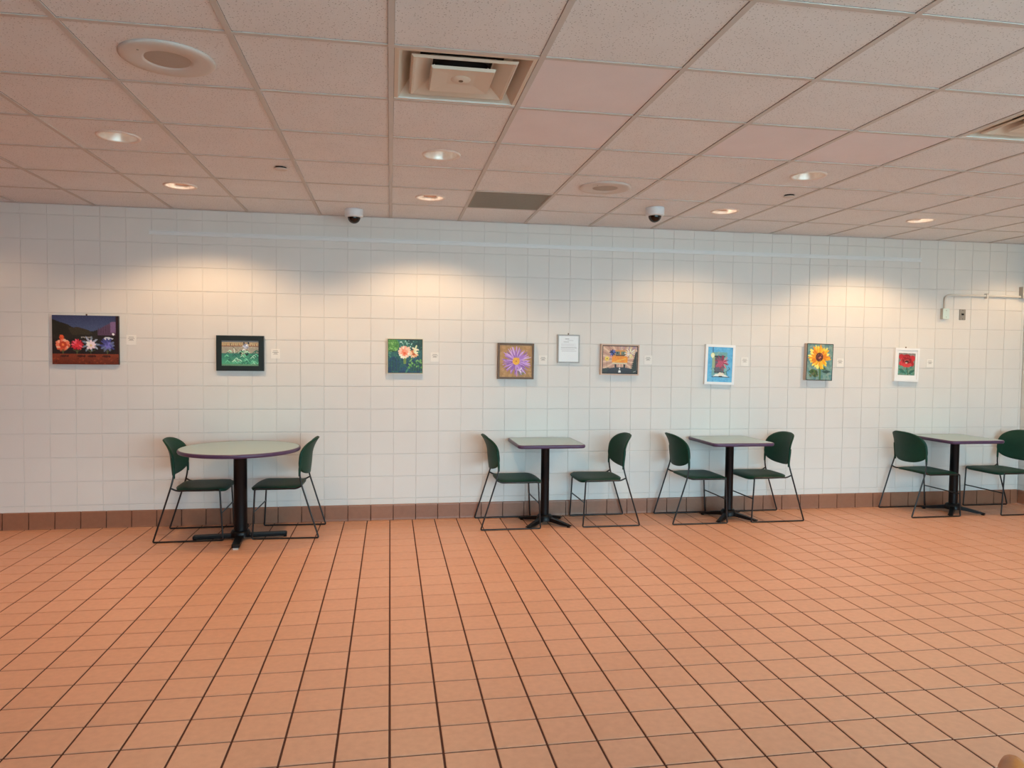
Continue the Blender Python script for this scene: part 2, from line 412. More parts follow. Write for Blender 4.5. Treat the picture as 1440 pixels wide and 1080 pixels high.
# recessed lamps
LAMP_SCALE = {(4, 4): .5, (7, 4): 1.15, (-6, 2): .8, (-3, 2): .72, (10, 4): .65, (-6, 4): .2}            # per-lamp power factors, tuned to the brightness of wall and floor
def downlight(c, r, wash, label):
    x, y = cc(c, r); root = empty('downlight', (x, y, HC), label=label, cat='ceiling light', group='recessed ceiling lights')
    MB().lathe([(RH-.004, .01), (RH-.004, .001), (RH+.006, -.004), (RH+.014, -.003), (RH+.017, .0035)], 40).build('trim_ring', M_trimring, root)
    if wash: prof = [(RH-.004, .002), (RH-.006, .05), (RH-.012, .11), (.06, .15), (.001, .155)]
    else: prof = [(RH-.004, .002), (RH-.01, .04), (RH-.022, .09), (.055, .15), (.001, .152)]
    MB().lathe(prof, 40).build('reflector', M_reflect, root)
    MB().lathe([(.001, .105), (.02, .108), (.032, .118), (.034, .13), (.024, .146), (.018, .15)], 20).build('lamp_bulb', M_bulbw if wash else M_bulb, root)
    if wash:
        # scoop plate between lamp and wall side, seen as a salmon tongue from the room
        q = MB(); n = 10; vs = []
        for k in range(n+1):
            t = math.radians(-38+76*k/n)
            for z in (.022, .1): vs.append((math.sin(t)*.078, math.cos(t)*.078, z))
        q.add(vs, [(2*k, 2*k+2, 2*k+3, 2*k+1) for k in range(n)], True); sc = q.build('scoop', M_kicker, root)
        so = sc.modifiers.new('thickness', 'SOLIDIFY'); so.thickness = .003
    l = bpy.data.lights.new('lamp', 'SPOT'); l.energy = (WASH_W if wash else DOWN_W)*LAMP_SCALE.get((c, r), 1); l.color = LAMP_COL
    l.spot_size = math.radians(132 if wash else 110); l.spot_blend = .4 if wash else .65; l.shadow_soft_size = .03
    lo = bpy.data.objects.new('lamp', l); COL.objects.link(lo); lo.parent = root; lo.location = (0, 0, .008 if wash else .03)
    if wash: lo.rotation_euler = (math.radians(4), 0, 0)
LB = {(-3, 2): 'round recessed ceiling light nearest the big square-cornered left end, glowing reflector, beyond the left speaker',
      (0, 2): 'round recessed ceiling light with glowing reflector beyond the square air diffuser', (4, 2): 'round recessed ceiling light with ribbed reflector in the right half of the ceiling',
      (-3, 4): 'recessed wall-washer ceiling light above the round table, salmon scoop inside', (0, 4): 'recessed wall-washer ceiling light left of the dark grey return grille',
      (4, 4): 'recessed wall-washer ceiling light right of the right-hand dome camera', (7, 4): 'recessed wall-washer ceiling light farthest right, near the conduit',
      (10, 4): 'unseen wall-washer light added to brighten the right corner', (-6, 4): 'unseen wall-washer light added to warm the left end of the wall', (7, 2): 'recessed downlight beyond the right edge of the photo', (-6, 2): 'unseen downlight added to warm the left floor and wall'}
LB[(-3, 2)] = 'round recessed ceiling light with glowing reflector, leftmost of the ceiling lights'
for p in DOWN: downlight(*p, False, LB[p])
for p in WASH: downlight(*p, True, LB[p])

# ceiling speakers
for k, (c, r) in enumerate(SPK):
    x, y = cc(c, r)
    root = empty('ceiling_speaker', (x, y, HC), label=['round white ceiling speaker with grey centre grille, left of the square air diffuser', 'round white ceiling speaker between the return grille and the right dome camera'][k], cat='speaker', group='ceiling speakers')
    MB().lathe([(.185, .003), (.185, -.003), (.178, -.008), (.16, -.0095), (.1, -.009), (.094, -.006), (.09, -.003)], 48).build('baffle', M_spk, root)
    MB().lathe([(.0905, -.003), (.06, -.0055), (.03, -.0066), (.0005, -.007)], 40).build('speaker_grille', M_mesh, root)
    MB().lathe([(.0005, -.0115), (.005, -.0105), (.0055, -.0085)], 10, c=(.13*math.cos(4), .13*math.sin(4), 0)).build('screw', M_steel, root)
# concealed sprinkler covers
for x, y, t in ((-.711, 4.977, 'small round sprinkler cover in the ceiling, left of the left dome camera'), (2.936, 5.022, 'small round sprinkler cover in the ceiling right of the right dome camera')):
    root = empty('sprinkler_cover', (x, y, HC), label=t, cat='sprinkler', group='sprinkler covers')
    MB().lathe([(.036, .003), (.036, -.004), (.030, -.006)], 24).build('collar', M_dark, root)
    MB().lathe([(.030, -.006), (.043, -.007), (.044, -.010), (.040, -.0125), (.0005, -.013)], 28).build('cover_plate', M_spk, root)
# dome cameras
for (c, r), t in (((-1, 5), 'white dome camera with black dome close to the wall, left of the return grille'), ((3, 4), 'white dome camera with black dome right of the return grille')):
    x, y = cc(c, r); root = empty('dome_camera', (x, y, HC), label=t, cat='camera', group='dome cameras')
    MB().lathe([(.001, .003), (.074, .003), (.076, -.004), (.076, -.052), (.073, -.059), (.066, -.062), (.052, -.062)], 36).build('housing', M_domew, root)
    MB().lathe([(.053, -.06)]+[(.053*math.cos(math.radians(a)), -.062-.053*math.sin(math.radians(a))) for a in range(0, 90, 10)]+[(.0005, -.115)], 32).build('smoked_dome', M_domeb, root)
    MB().lathe([(.052, -.0615), (.058, -.0655), (.064, -.0625)], 32).build('dome_ring', M_domew, root)

# square air diffusers
def pyr(q, a0, z0, a1, z1):
    vs = [(s*a0, t*a0, z0) for s, t in ((-1, -1), (1, -1), (1, 1), (-1, 1))]+[(s*a1, t*a1, z1) for s, t in ((-1, -1), (1, -1), (1, 1), (-1, 1))]
    return q.add(vs, [(k, (k+1) % 4, 4+(k+1) % 4, 4+k) for k in range(4)])
for k, p in enumerate(VENTS):
    x, y = cc(*p); root = empty('air_diffuser', (x, y, HC), label=['square stepped cream air diffuser left of the bare smooth ceiling tile', 'square stepped air diffuser cut off by the right edge of the photo'][k], cat='air vent', group='square air diffusers')
    a = CT/2-.013
    q = MB(); pyr(q, a, .002, a-.018, .0005); pyr(q, a-.018, .0005, a-.07, .075); pyr(q, a-.07, .075, a-.11, .08); q.build('outer_cone', M_diff, root)
    MB().box((-a+.002, a-.022, .0), (a-.002, a-.016, .03)).build('adapter_strip', M_white, root)
    q = MB(); q.box((-.23, -.23, .08), (.23, .23, .2)); q.build('plenum_box', M_dark, root)
    q = MB(); pyr(q, .222, .012, .214, .004); pyr(q, .214, .004, .205, .006); pyr(q, .205, .006, .135, .05); pyr(q, .135, .05, .128, .05)
    o = q.build('middle_cone', M_diff, root); s = o.modifiers.new('thickness', 'SOLIDIFY'); s.thickness = .002
    MB().lathe([(.125, .05), (.125, .079)], 40).build('neck', M_dark, root)
    q = MB(); pyr(q, .138, .006, .132, -.006); pyr(q, .132, -.006, .09, .0); pyr(q, .09, 0, .06, .004); q.add([(s_*.06, t_*.06, .004) for s_, t_ in ((-1, -1), (1, -1), (1, 1), (-1, 1))], [(0, 1, 2, 3)])
    q.add([(s_*.138, t_*.138, .006) for s_, t_ in ((-1, -1), (1, -1), (1, 1), (-1, 1))], [(3, 2, 1, 0)])
    o = q.build('centre_plate', M_diff, root)
    MB().lathe([(.045, .004), (.04, -.001), (.0005, -.003)], 24).build('boss', M_diff, o)
    MB().lathe([(.011, -.002), (.009, -.005), (.0005, -.005)], 12).build('screw', M_fbrown, o)
    for s_, t_ in ((-1, 0), (1, 0)): MB().box((s_*.12-.004, -.01, .0), (s_*.12+.004, .01, .06)).build('bracket', M_diff, root)
x, y = cc(*GRILLE)
root = empty('return_grille', (x, y, HC), label='flat dark grey return air grille filling one ceiling tile', cat='air vent')
a = CT/2-.0125
q = MB(); pyr(q, a, .002, a-.012, .0005); pyr(q, a-.012, .0005, a-.015, .004); q.build('grille_frame', M_return, root)
b2 = a-.014
MB().box((-b2, -b2, .004), (b2, b2, .012)).build('perforated_panel', M_return, root)
for k in range(1, 24):
    yy = -b2+2*b2*k/24
    MB().box((-b2, yy-.0025, .0015), (b2, yy+.0025, .005)).build('louvre', M_return, root)

# ------------------------------------------------------------------ wall fittings
q = MB(); xa, xb = -2.02, 5.33
q.box((xa, D-.004, 2.499), (xb, D+.001, 2.536)); q.box((xa, D-.016, 2.499), (xb, D-.004, 2.506)); q.box((xa, D-.016, 2.529), (xb, D-.004, 2.536)); q.box((xa, D-.016, 2.506), (xb, D-.013, 2.51))
q.build('trim_1', M_rail, kind='structure')
root = empty('electrical_conduit', (5.609, D, 1.925), label='painted electrical conduit bending from a pale outlet box towards the corner', cat='conduit')
yp = -.018
pts = fillet([(0, yp, .105), (0, yp, .247), (.883, yp, .247)], .1, 8)
MB().tube(pts, .0115, 12).build('pipe', M_galv, root)
ob = MB().box((-.036, -.036, 0), (.036, .0, .108)).build('outlet_box', M_boxs, root)
MB().prism(rrect(-.0355, .0355, .0005, .1075, .006), 0, .004).build('box_plate', M_boxw, ob)
pl = ob.children[0]; pl.rotation_euler = (math.radians(90), 0, 0); pl.location = (0, -.036, 0)
for zz in (.02, .086): MB().lathe([(.004, 0), (.003, -.002), (.0005, -.002)], 10).build('screw', M_steel, pl).matrix_local = Matrix.Translation((0, zz, .0041)) @ Matrix.Rotation(math.pi, 4, 'X')
MB().tube([(0, yp, .104), (0, yp, .118)], .015, 12).build('pipe_connector', M_galv, root)
MB().box((.47, -.036, .222), (.492, 0, .272)).build('strap', M_galv, root)
MB().lathe([(.0045, 0), (.0035, -.003), (.0005, -.003)], 10).build('strap_screw', M_fbrown, root).matrix_local = Matrix.Translation((.481, -.0365, .268)) @ Matrix.Rotation(math.radians(-90), 4, 'X')
root = empty('corner_box', (6.525, D, 2.157), label='small grey junction box in the right corner where the conduit ends', cat='junction box')
MB().box((-.032, -.05, 0), (.034, 0, .118)).build('box_body', M_boxs, root)
o = MB().prism(rrect(-.034, .035, -.001, .119, .005), 0, .004).build('box_cover', M_galv, root); o.rotation_euler = (math.radians(90), 0, 0); o.location = (0, -.05, 0)
root = empty('switch_plate', (5.828, D, 1.975), label='small dull steel wall plate right of the outlet box', cat='wall plate')
o = MB().prism(rrect(-.036, .036, -.056, .056, .005), 0, .006, .0015).build('plate', M_steel, root); o.rotation_euler = (math.radians(90), 0, 0)
MB().box((-.012, -.0115, -.006), (.012, -.006, .012)).build('key_switch', M_dark, root)
for zz in (-.043, .043): MB().box((-.003, -.0075, zz-.003), (.003, -.006, zz+.003)).build('screw', M_dark, root)

# ------------------------------------------------------------------ pictures
class Paint:
    def __init__(s, w, h, bgc, n=96):
        s.asp = w/h; s.nx = n if w >= h else int(n*w/h); s.ny = int(n*h/w) if w >= h else n
        u = np.linspace(0, 1, s.nx); v = np.linspace(0, 1, s.ny); s.U, s.V = np.meshgrid(u, v)
        s.a = np.zeros((s.ny, s.nx, 3)); s.a[:] = np.array(bgc, float); s.rng = np.random.RandomState(3)
    def put(s, m, c, soft=None):
        s.a[m] = np.array(c, float)
    def vgrad(s, c0, c1, v0=0, v1=1, m=None):
        t = np.clip((s.V-v0)/(v1-v0), 0, 1)[..., None]; g = np.array(c0)*(1-t)+np.array(c1)*t
        mm = (s.V >= v0) & (s.V <= v1) if m is None else m; s.a[mm] = g[mm]
    def ell(s, u, v, ru, rv, c, rot=0):
        dx = (s.U-u)*s.asp; dy = s.V-v; a = math.radians(rot); x = dx*math.cos(a)+dy*math.sin(a); y = -dx*math.sin(a)+dy*math.cos(a)
        s.put((x/ru)**2+(y/rv)**2 < 1, c)
    def rect(s, u0, v0, u1, v1, c): s.put((s.U >= u0) & (s.U <= u1) & (s.V >= v0) & (s.V <= v1), c)
    def poly(s, pts, c):
        m = np.zeros(s.U.shape, bool); n = len(pts)
        for i in range(n):
            (x1, y1), (x2, y2) = pts[i], pts[(i+1) % n]
            if y1 == y2: continue
            k = ((y1 > s.V) != (y2 > s.V)) & (s.U < (x2-x1)*(s.V-y1)/(y2-y1)+x1); m ^= k
        s.put(m, c)
    def line(s, u0, v0, u1, v1, w, c):
        ax, ay, bx, by = u0*s.asp, v0, u1*s.asp, v1; px, py = s.U*s.asp-ax, s.V-ay; dx, dy = bx-ax, by-ay
        t = np.clip((px*dx+py*dy)/(dx*dx+dy*dy+1e-9), 0, 1); s.put((px-t*dx)**2+(py-t*dy)**2 < w*w, c)
    def petals(s, u, v, n, r0, r1, w, cols, jit=.1, a0=0):
        for k in range(n):
            t = 2*math.pi*k/n+a0+s.rng.uniform(-1, 1)*jit; rr = r1*(1+s.rng.uniform(-1, 1)*jit)
            rm = (r0+rr)/2; s.ell(u+math.cos(t)*rm/s.asp, v+math.sin(t)*rm, (rr-r0)/2, w, cols[s.rng.randint(len(cols))], math.degrees(t))
    def dabs(s, n, box, r, cols):
        for _ in range(n):
            s.ell(s.rng.uniform(box[0], box[2]), s.rng.uniform(box[1], box[3]), r*s.rng.uniform(.6, 1.4), r*s.rng.uniform(.4, 1), cols[s.rng.randint(len(cols))], s.rng.uniform(0, 180))
    def noise(s, amp):
        s.a = np.clip(s.a+s.rng.normal(0, amp, s.a.shape[:2])[..., None], 3, 255)
    def mesh(s, w, h):
        ny, nx = s.ny, s.nx; xs = (np.linspace(0, 1, nx)-.5)*w; zs = (.5-np.linspace(0, 1, ny))*h
        vs = [(x, 0, z) for z in zs for x in xs]
        fs = [(j*nx+i, (j+1)*nx+i, (j+1)*nx+i+1, j*nx+i+1) for j in range(ny-1) for i in range(nx-1)]
        me = bpy.data.meshes.new('painted_face'); me.from_pydata(vs, [], fs)
        at = me.color_attributes.new('paint', 'FLOAT_COLOR', 'POINT')
        c = s.a.reshape(-1, 3)/255; l = np.where(c <= .04045, c/12.92, ((c+.055)/1.055)**2.4)*1.15
        at.data.foreach_set('color', np.concatenate([np.clip(l, 0, .9), np.ones((len(l), 1))], 1).astype(np.float32).ravel())
        me.materials.append(M_paint); return me

def p_canyon(w, h):
    p = Paint(w, h, (22, 20, 22), 110)
    p.vgrad((44, 56, 92), (66, 84, 120), 0, .32)
    p.poly([(0, .08), (.12, .14), (.24, .19), (.3, .24), (.45, .29), (.6, .33), (.68, .29), (.68, .48), (0, .48)], (30, 32, 28))
    p.poly([(.0, .1), (.16, .16), (.24, .24), (.24, .4), (0, .4)], (22, 28, 22)); p.poly([(.24, .25), (.4, .24), (.55, .3), (.62, .38), (.3, .4)], (48, 46, 36))
    p.poly([(.68, .3), (.8, .2), (.9, .14), (.96, .16), (.96, .4), (.68, .4)], (84, 62, 88)); p.poly([(.88, .13), (.96, .12), (.96, .34), (.88, .34)], (118, 92, 130))
    for k in range(6): p.line(.7+.035*k, .25-.01*k, .7+.035*k, .36, .006, (66, 50, 70))
    p.rect(.96, 0, 1, .8, (34, 18, 24))
    for k in range(7): p.ell(.44+.022*k, .445, .009, .009, (220, 215, 205))
    p.ell(.92, .375, .022, .022, (245, 240, 235)); p.poly([(.76, .48), (.8, .43), (.86, .44), (.93, .47), (.9, .485), (.82, .5)], (196, 200, 212))
    p.petals(.16, .6, 16, .02, .135, .035, [(226, 120, 90), (240, 170, 140), (200, 80, 50)]); p.ell(.16, .6, .07, .07, (186, 60, 34)); p.ell(.16, .6, .025, .025, (236, 130, 70)); p.petals(.14, .45, 6, .0, .05, .02, [(220, 90, 50), (200, 70, 40)])
    p.petals(.37, .6, 14, .0, .12, .02, [(196, 40, 58), (226, 90, 110), (150, 20, 40)]); p.ell(.37, .61, .04, .04, (214, 50, 60))
    p.petals(.58, .58, 9, .02, .17, .02, [(120, 140, 160), (160, 170, 190)]); p.petals(.58, .6, 8, .0, .1, .026, [(240, 232, 236), (226, 210, 220)]); p.ell(.58, .61, .025, .025, (214, 190, 150))
    p.petals(.83, .6, 12, .02, .15, .022, [(60, 66, 130), (44, 46, 100), (96, 110, 150)]); p.petals(.84, .6, 7, .0, .08, .02, [(110, 110, 190), (80, 84, 160)])
    for u in (.16, .37, .58, .83): p.line(u, .7, u, .8, .008, (70, 84, 50)); p.line(u, .74, u+.06, .7, .006, (80, 90, 60)); p.line(u, .74, u-.06, .7, .006, (80, 90, 60))
    p.vgrad((124, 56, 34), (92, 36, 20), .785, 1)
    for u in (.17, .42, .58, .8): p.ell(u, .83, .07, .022, (62, 26, 18)); p.ell(u+.06, .83, .02, .02, (40, 18, 14))
    p.dabs(40, (0, .86, 1, 1), .02, [(134, 60, 34), (104, 44, 26), (84, 32, 18)]); p.noise(4); return p
def p_waves(w, h):
    p = Paint(w, h, (150, 146, 132), 96)
    p.rect(0, 0, 1, .07, (120, 120, 120)); p.rect(0, .07, 1, .22, (186, 168, 130)); p.rect(0, .2, 1, .225, (120, 66, 52))
    for k in range(26): p.line(.02+.038*k, .09, .03+.038*k+.012*(k % 3-1), .19, .008, (70, 56, 48) if k % 4 else (150, 80, 60))
    p.dabs(60, (0, .24, 1, .46), .02, [(170, 164, 140), (130, 134, 128), (184, 170, 150)])
    p.line(.3, .24, .4, .38, .012, (96, 92, 80)); p.petals(.65, .22, 8, .0, .12, .03, [(220, 226, 236), (176, 186, 206), (130, 140, 170)]); p.ell(.6, .1, .03, .05, (40, 50, 66)); p.ell(.72, .1, .03, .05, (40, 50, 66))
    p.ell(.6, .48, .2, .12, (24, 20, 24)); p.ell(.57, .5, .07, .09, (120, 64, 66)); p.petals(.6, .38, 6, 0, .07, .02, [(230, 230, 230), (200, 200, 206)])
    p.vgrad((44, 110, 100), (80, 170, 128), .5, 1)
    p.ell(.6, .52, .16, .1, (26, 22, 26)); p.ell(.57, .52, .06, .1, (126, 70, 70))
    for k in range(70):
        u, v = p.rng.uniform(0, 1), p.rng.uniform(.44, .97); c = [(30, 90, 84), (120, 206, 170), (60, 150, 116), (180, 226, 200), (36, 104, 90)][k % 5]
        p.line(u, v, u+.05, v-.07, .012, c); p.line(u+.05, v-.07, u+.1, v, .012, c)
    p.rect(0, .94, 1, 1, (96, 140, 110)); p.line(.33, .32, .35, .48, .014, (210, 224, 214)); p.noise(6); return p
def p_lily(w, h):
    p = Paint(w, h, (40, 84, 74), 100); p.vgrad((52, 110, 92), (22, 58, 84), 0, 1)
    p.dabs(260, (0, 0, 1, 1), .04, [(48, 110, 88), (36, 90, 84), (60, 124, 100), (30, 76, 80)]); p.dabs(140, (0, .55, 1, 1), .05, [(20, 56, 86), (24, 70, 96), (30, 84, 84)])
    p.ell(.13, .17, .19, .2, (76, 134, 58)); p.dabs(60, (0, 0, .26, .36), .025, [(100, 160, 70), (60, 116, 50), (124, 176, 96), (84, 140, 60)]); p.line(.02, .34, .26, .36, .012, (26, 60, 44))
    p.rect(.5, 0, 1, .05, (30, 56, 50)); p.dabs(30, (.6, 0, 1, .3), .05, [(28, 70, 62), (22, 60, 58)])
    p.dabs(16, (.3, .02, .75, .22), .018, [(150, 200, 190), (196, 226, 214), (110, 170, 160)])
    for k in range(14): u = .66+.025*k; p.line(u, .6+.1*p.rng.rand(), u-.01, .95, .008, [(24, 66, 50), (40, 90, 50), (20, 50, 60)][k % 3])
    for k in range(10): u = .04+.03*k; p.line(u, .5+.12*p.rng.rand(), u+.01, .95, .009, [(16, 44, 70), (20, 60, 80), (26, 70, 60)][k % 3])
    p.rect(.45, .52, .53, .74, (106, 132, 58)); p.dabs(26, (.6, .6, 1, .85), .03, [(90, 150, 70), (70, 130, 64), (120, 170, 90)])
    p.petals(.48, .38, 15, .03, .2, .045, [(246, 190, 166), (250, 214, 190), (240, 160, 136), (246, 226, 206)]); p.petals(.48, .39, 9, 0, .11, .03, [(240, 130, 96), (236, 150, 120)]); p.ell(.48, .41, .045, .035, (222, 96, 50))
    p.petals(.76, .42, 10, .02, .14, .028, [(240, 190, 150), (226, 150, 100), (206, 120, 70), (230, 226, 190)], a0=.3); p.petals(.8, .28, 4, 0, .12, .025, [(206, 216, 170), (236, 220, 190)], a0=-1.2); p.ell(.75, .44, .05, .035, (180, 92, 46))
    p.noise(5); return p
def p_aster(w, h):
    p = Paint(w, h, (164, 124, 72), 110); p.dabs(200, (0, 0, 1, 1), .06, [(170, 130, 76), (154, 116, 66), (178, 136, 84), (160, 118, 64)])
    p.poly([(.5, .6), (.62, .95), (.78, .9), (.7, .7)], (122, 116, 82))
    p.petals(.51, .5, 40, .06, .44, .022, [(150, 104, 176), (176, 128, 200), (128, 82, 152), (190, 148, 210)], .12); p.petals(.51, .5, 34, .06, .33, .02, [(160, 112, 190), (138, 90, 166), (184, 140, 206)], .12)
    p.petals(.51, .5, 12, .2, .42, .012, [(206, 176, 216), (110, 66, 130)], .3)
    p.petals(.62, .78, 3, .0, .12, .02, [(220, 206, 220), (196, 170, 206)], .3, 1.0)
    p.ell(.51, .5, .115, .115, (226, 160, 36)); p.dabs(50, (.42, .4, .6, .6), .018, [(246, 190, 50), (214, 140, 26), (236, 172, 40)]); p.ell(.51, .5, .03, .03, (196, 126, 28)); p.noise(4); return p
def p_bus(w, h):
    p = Paint(w, h, (190, 152, 130), 110)
    for k in range(28):
        t = -math.pi+2*math.pi*k/28; t2 = t+math.pi/28; p.poly([(.5, .5), (.5+1.2*math.cos(t), .5+1.2*math.sin(t)), (.5+1.2*math.cos(t2), .5+1.2*math.sin(t2))], (212, 180, 152) if k % 2 else (180, 136, 118))
    p.dabs(60, (.5, .0, 1, .3), .03, [(170, 140, 150), (200, 176, 150), (150, 130, 150)])
    p.poly([(.27, .36), (.33, .14), (.68, .14), (.74, .36)], (206, 140, 60)); p.rect(.36, .19, .49, .34, (96, 112, 104)); p.rect(.53, .19, .66, .34, (104, 116, 96)); p.ell(.42, .25, .03, .03, (24, 26, 30)); p.ell(.61, .25, .03, .03, (24, 26, 30)); p.rect(.37, .32, .66, .37, (96, 60, 36))
    for o_ in [p.poly(rrect(.26, .72, .37, .63, .05), (228, 138, 26))]: pass
    p.dabs(50, (.28, .4, .7, .6), .025, [(240, 160, 40), (214, 120, 20), (236, 148, 30)]); p.line(.3, .6, .68, .45, .012, (250, 186, 80)); p.rect(.28, .61, .7, .655, (200, 190, 160))
    p.rect(.34, .67, .4, .8, (26, 24, 26)); p.rect(.6, .67, .66, .8, (26, 24, 26))
    p.petals(.28, .24, 8, 0, .13, .03, [(52, 66, 130), (76, 96, 170), (40, 46, 96)]); p.ell(.28, .24, .025, .025, (30, 30, 60)); p.line(.26, .36, .22, .42, .014, (214, 120, 150))
    p.petals(.8, .24, 14, .03, .22, .012, [(246, 236, 220), (230, 214, 180), (240, 226, 150)], .2); p.dabs(14, (.7, .05, .98, .4), .014, [(250, 246, 236), (240, 224, 140)])
    p.petals(.12, .47, 8, 0, .09, .026, [(236, 206, 90), (226, 190, 70)]); p.ell(.12, .47, .025, .025, (60, 50, 30)); p.line(.12, .55, .12, .8, .006, (130, 110, 80))
    p.ell(.5, 1.12, .8, .34, (42, 46, 56)); p.rect(0, .9, 1, 1, (36, 40, 46)); p.poly([(0, .84), (.2, .8), (.1, 1), (0, 1)], (50, 58, 54))
    p.poly([(.475, .86), (.49, .78), (.51, .86)], (226, 230, 228)); p.poly([(.455, .98), (.465, .9), (.52, .9), (.53, .98)], (222, 228, 224))
    for k in range(9): v = .24+.07*k; p.poly([(.98, v-.08), (.96-.02*k-.03, v+.06), (1.0, v+.06)], (40, 50, 40))
    p.poly([(.98, .2), (1, .2), (1, 1), (.82, 1), (.9, .6)], (38, 46, 38)); p.line(.9, .95, .96, .93, .006, (196, 196, 190)); p.noise(5); return p
def p_blue(w, h):
    p = Paint(w, h, (90, 168, 210), 100); p.dabs(120, (0, 0, 1, 1), .05, [(96, 174, 214), (84, 160, 204), (104, 178, 212)])
    p.rect(.18, .15, .78, .82, (108, 160, 160)); p.dabs(40, (.18, .15, .78, .8), .035, [(120, 164, 156), (98, 152, 158), (132, 170, 164)]); p.rect(.2, .2, .3, .6, (150, 168, 130))
    p.rect(.3, .26, .66, .74, (84, 84, 96)); p.rect(.28, .25, .7, .285, (50, 56, 62)); p.rect(.29, .7, .7, .745, (50, 54, 60)); p.dabs(40, (.3, .3, .62, .7), .03, [(104, 84, 104), (76, 84, 84), (92, 92, 110)])
    p.petals(.58, .44, 26, .02, .2, .012, [(176, 62, 92), (140, 36, 66), (214, 120, 140), (160, 48, 80)], .25); p.ell(.62, .41, .04, .025, (90, 16, 36))
    for k in range(12): p.line(.45+.02*k, .4, .36+.02*k, .56, .007, [(196, 96, 120), (150, 46, 76)][k % 2])
    p.line(.6, .55, .57, .74, .01, (70, 110, 90)); p.line(.86, .57, .9, .62, .012, (56, 110, 120)); p.line(.9, .62, .76, .7, .012, (56, 110, 120)); p.line(.76, .7, .8, .8, .012, (56, 110, 120))
    p.poly([(.24, .84), (.34, .77), (.5, .79), (.66, .77), (.88, .85), (.52, .83)], (236, 230, 220)); p.poly([(.4, .78), (.5, .72), (.66, .74), (.7, .8), (.5, .8)], (222, 214, 196)); p.rect(.2, .845, .9, .86, (50, 60, 66)); p.ell(.54, .84, .06, .02, (40, 40, 44))
    p.line(.2, 0, .21, .16, .01, (34, 60, 120)); p.ell(.2, .24, .055, .075, (222, 230, 170)); p.ell(.2, .25, .03, .04, (240, 240, 210)); p.noise(4); return p
def p_sun(w, h):
    p = Paint(w, h, (104, 140, 134), 110); p.dabs(220, (0, 0, 1, 1), .05, [(96, 136, 130), (116, 150, 140), (84, 126, 130), (128, 150, 140)])
    p.poly([(.46, .6), (.56, .6), (.57, 1), (.5, 1)], (74, 112, 66)); p.poly([(.06, .78), (.2, .7), (.42, .74), (.46, .86), (.34, .94), (.2, .86)], (58, 88, 40)); p.dabs(20, (.12, .74, .42, .9), .03, [(74, 104, 48), (44, 70, 40), (96, 96, 60)])
    p.poly([(.6, .76), (.78, .72), (.95, .76), (.8, .82), (.66, .8)], (40, 70, 62)); p.poly([(.58, .68), (.7, .64), (.78, .7), (.64, .74)], (66, 98, 60))
    p.petals(.48, .36, 34, .08, .33, .035, [(246, 200, 60), (236, 168, 26), (250, 220, 110), (226, 150, 20)], .12); p.petals(.48, .36, 26, .08, .25, .03, [(240, 176, 30), (230, 150, 16), (214, 120, 16)], .15)
    p.ell(.48, .36, .115, .125, (84, 34, 22)); p.dabs(40, (.36, .25, .6, .46), .012, [(150, 70, 50), (60, 22, 16), (200, 130, 110), (110, 44, 26)]); p.ell(.52, .36, .03, .02, (206, 110, 80)); p.noise(5); return p
def p_rose(w, h):
    p = Paint(w, h, (124, 130, 120), 90); p.vgrad((134, 124, 120), (96, 132, 116), 0, 1); p.rect(0, 0, 1, .03, (84, 84, 80))
    p.dabs(80, (0, .55, 1, 1), .06, [(86, 150, 136), (60, 120, 110), (110, 140, 116), (96, 134, 110)]); p.dabs(30, (0, 0, 1, .5), .05, [(140, 130, 126), (120, 122, 116)])
    p.line(.5, .6, .6, 1, .022, (40, 84, 62)); p.poly([(.02, .72), (.2, .7), (.44, .86), (.5, .95), (.25, .9)], (44, 104, 90)); p.poly([(.62, .92), (.75, .78), (1, .74), (.9, .86), (.7, .95)], (34, 92, 80))
    for u, v, a, b, r, c in ((.22, .2, .19, .13, 30, (178, 34, 46)), (.8, .25, .17, .14, -40, (190, 40, 50)), (.5, .18, .2, .13, 0, (150, 16, 30)), (.26, .42, .2, .13, -30, (196, 50, 56)), (.72, .44, .2, .12, 30, (160, 20, 32)), (.5, .52, .26, .12, 0, (200, 58, 60))): p.ell(u, v, a, b, c, r)
    p.ell(.5, .32, .24, .16, (132, 12, 26)); p.dabs(40, (.15, .1, .85, .6), .03, [(206, 60, 66), (120, 10, 22), (170, 26, 40), (186, 36, 46)]); p.line(.3, .36, .7, .36, .012, (90, 6, 14)); p.ell(.5, .4, .08, .06, (46, 6, 10)); p.dabs(12, (.36, .3, .64, .36), .014, [(220, 150, 120), (100, 8, 18)]); p.ell(.47, .44, .06, .022, (244, 206, 190)); p.noise(5); return p
def p_notice(w, h):
    p = Paint(w, h, (216, 224, 230), 96); ink = (120, 128, 138)
    p.rect(.32, .11, .52, .128, ink); p.rect(.42, .17, .74, .186, (140, 146, 154)); p.rect(.24, .23, .5, .243, (160, 166, 172))
    for k in range(4): p.rect(.12, .31+.03*k, .88-.12*(k % 2), .32+.03*k, (184, 190, 198))
    p.rect(.1, .44, .9, .452, ink); p.rect(.1, .48, .92, .49, (140, 146, 154)); p.rect(.1, .52, .8, .53, (170, 176, 184)); p.rect(.14, .585, .9, .595, (140, 146, 154)); p.noise(2); return p

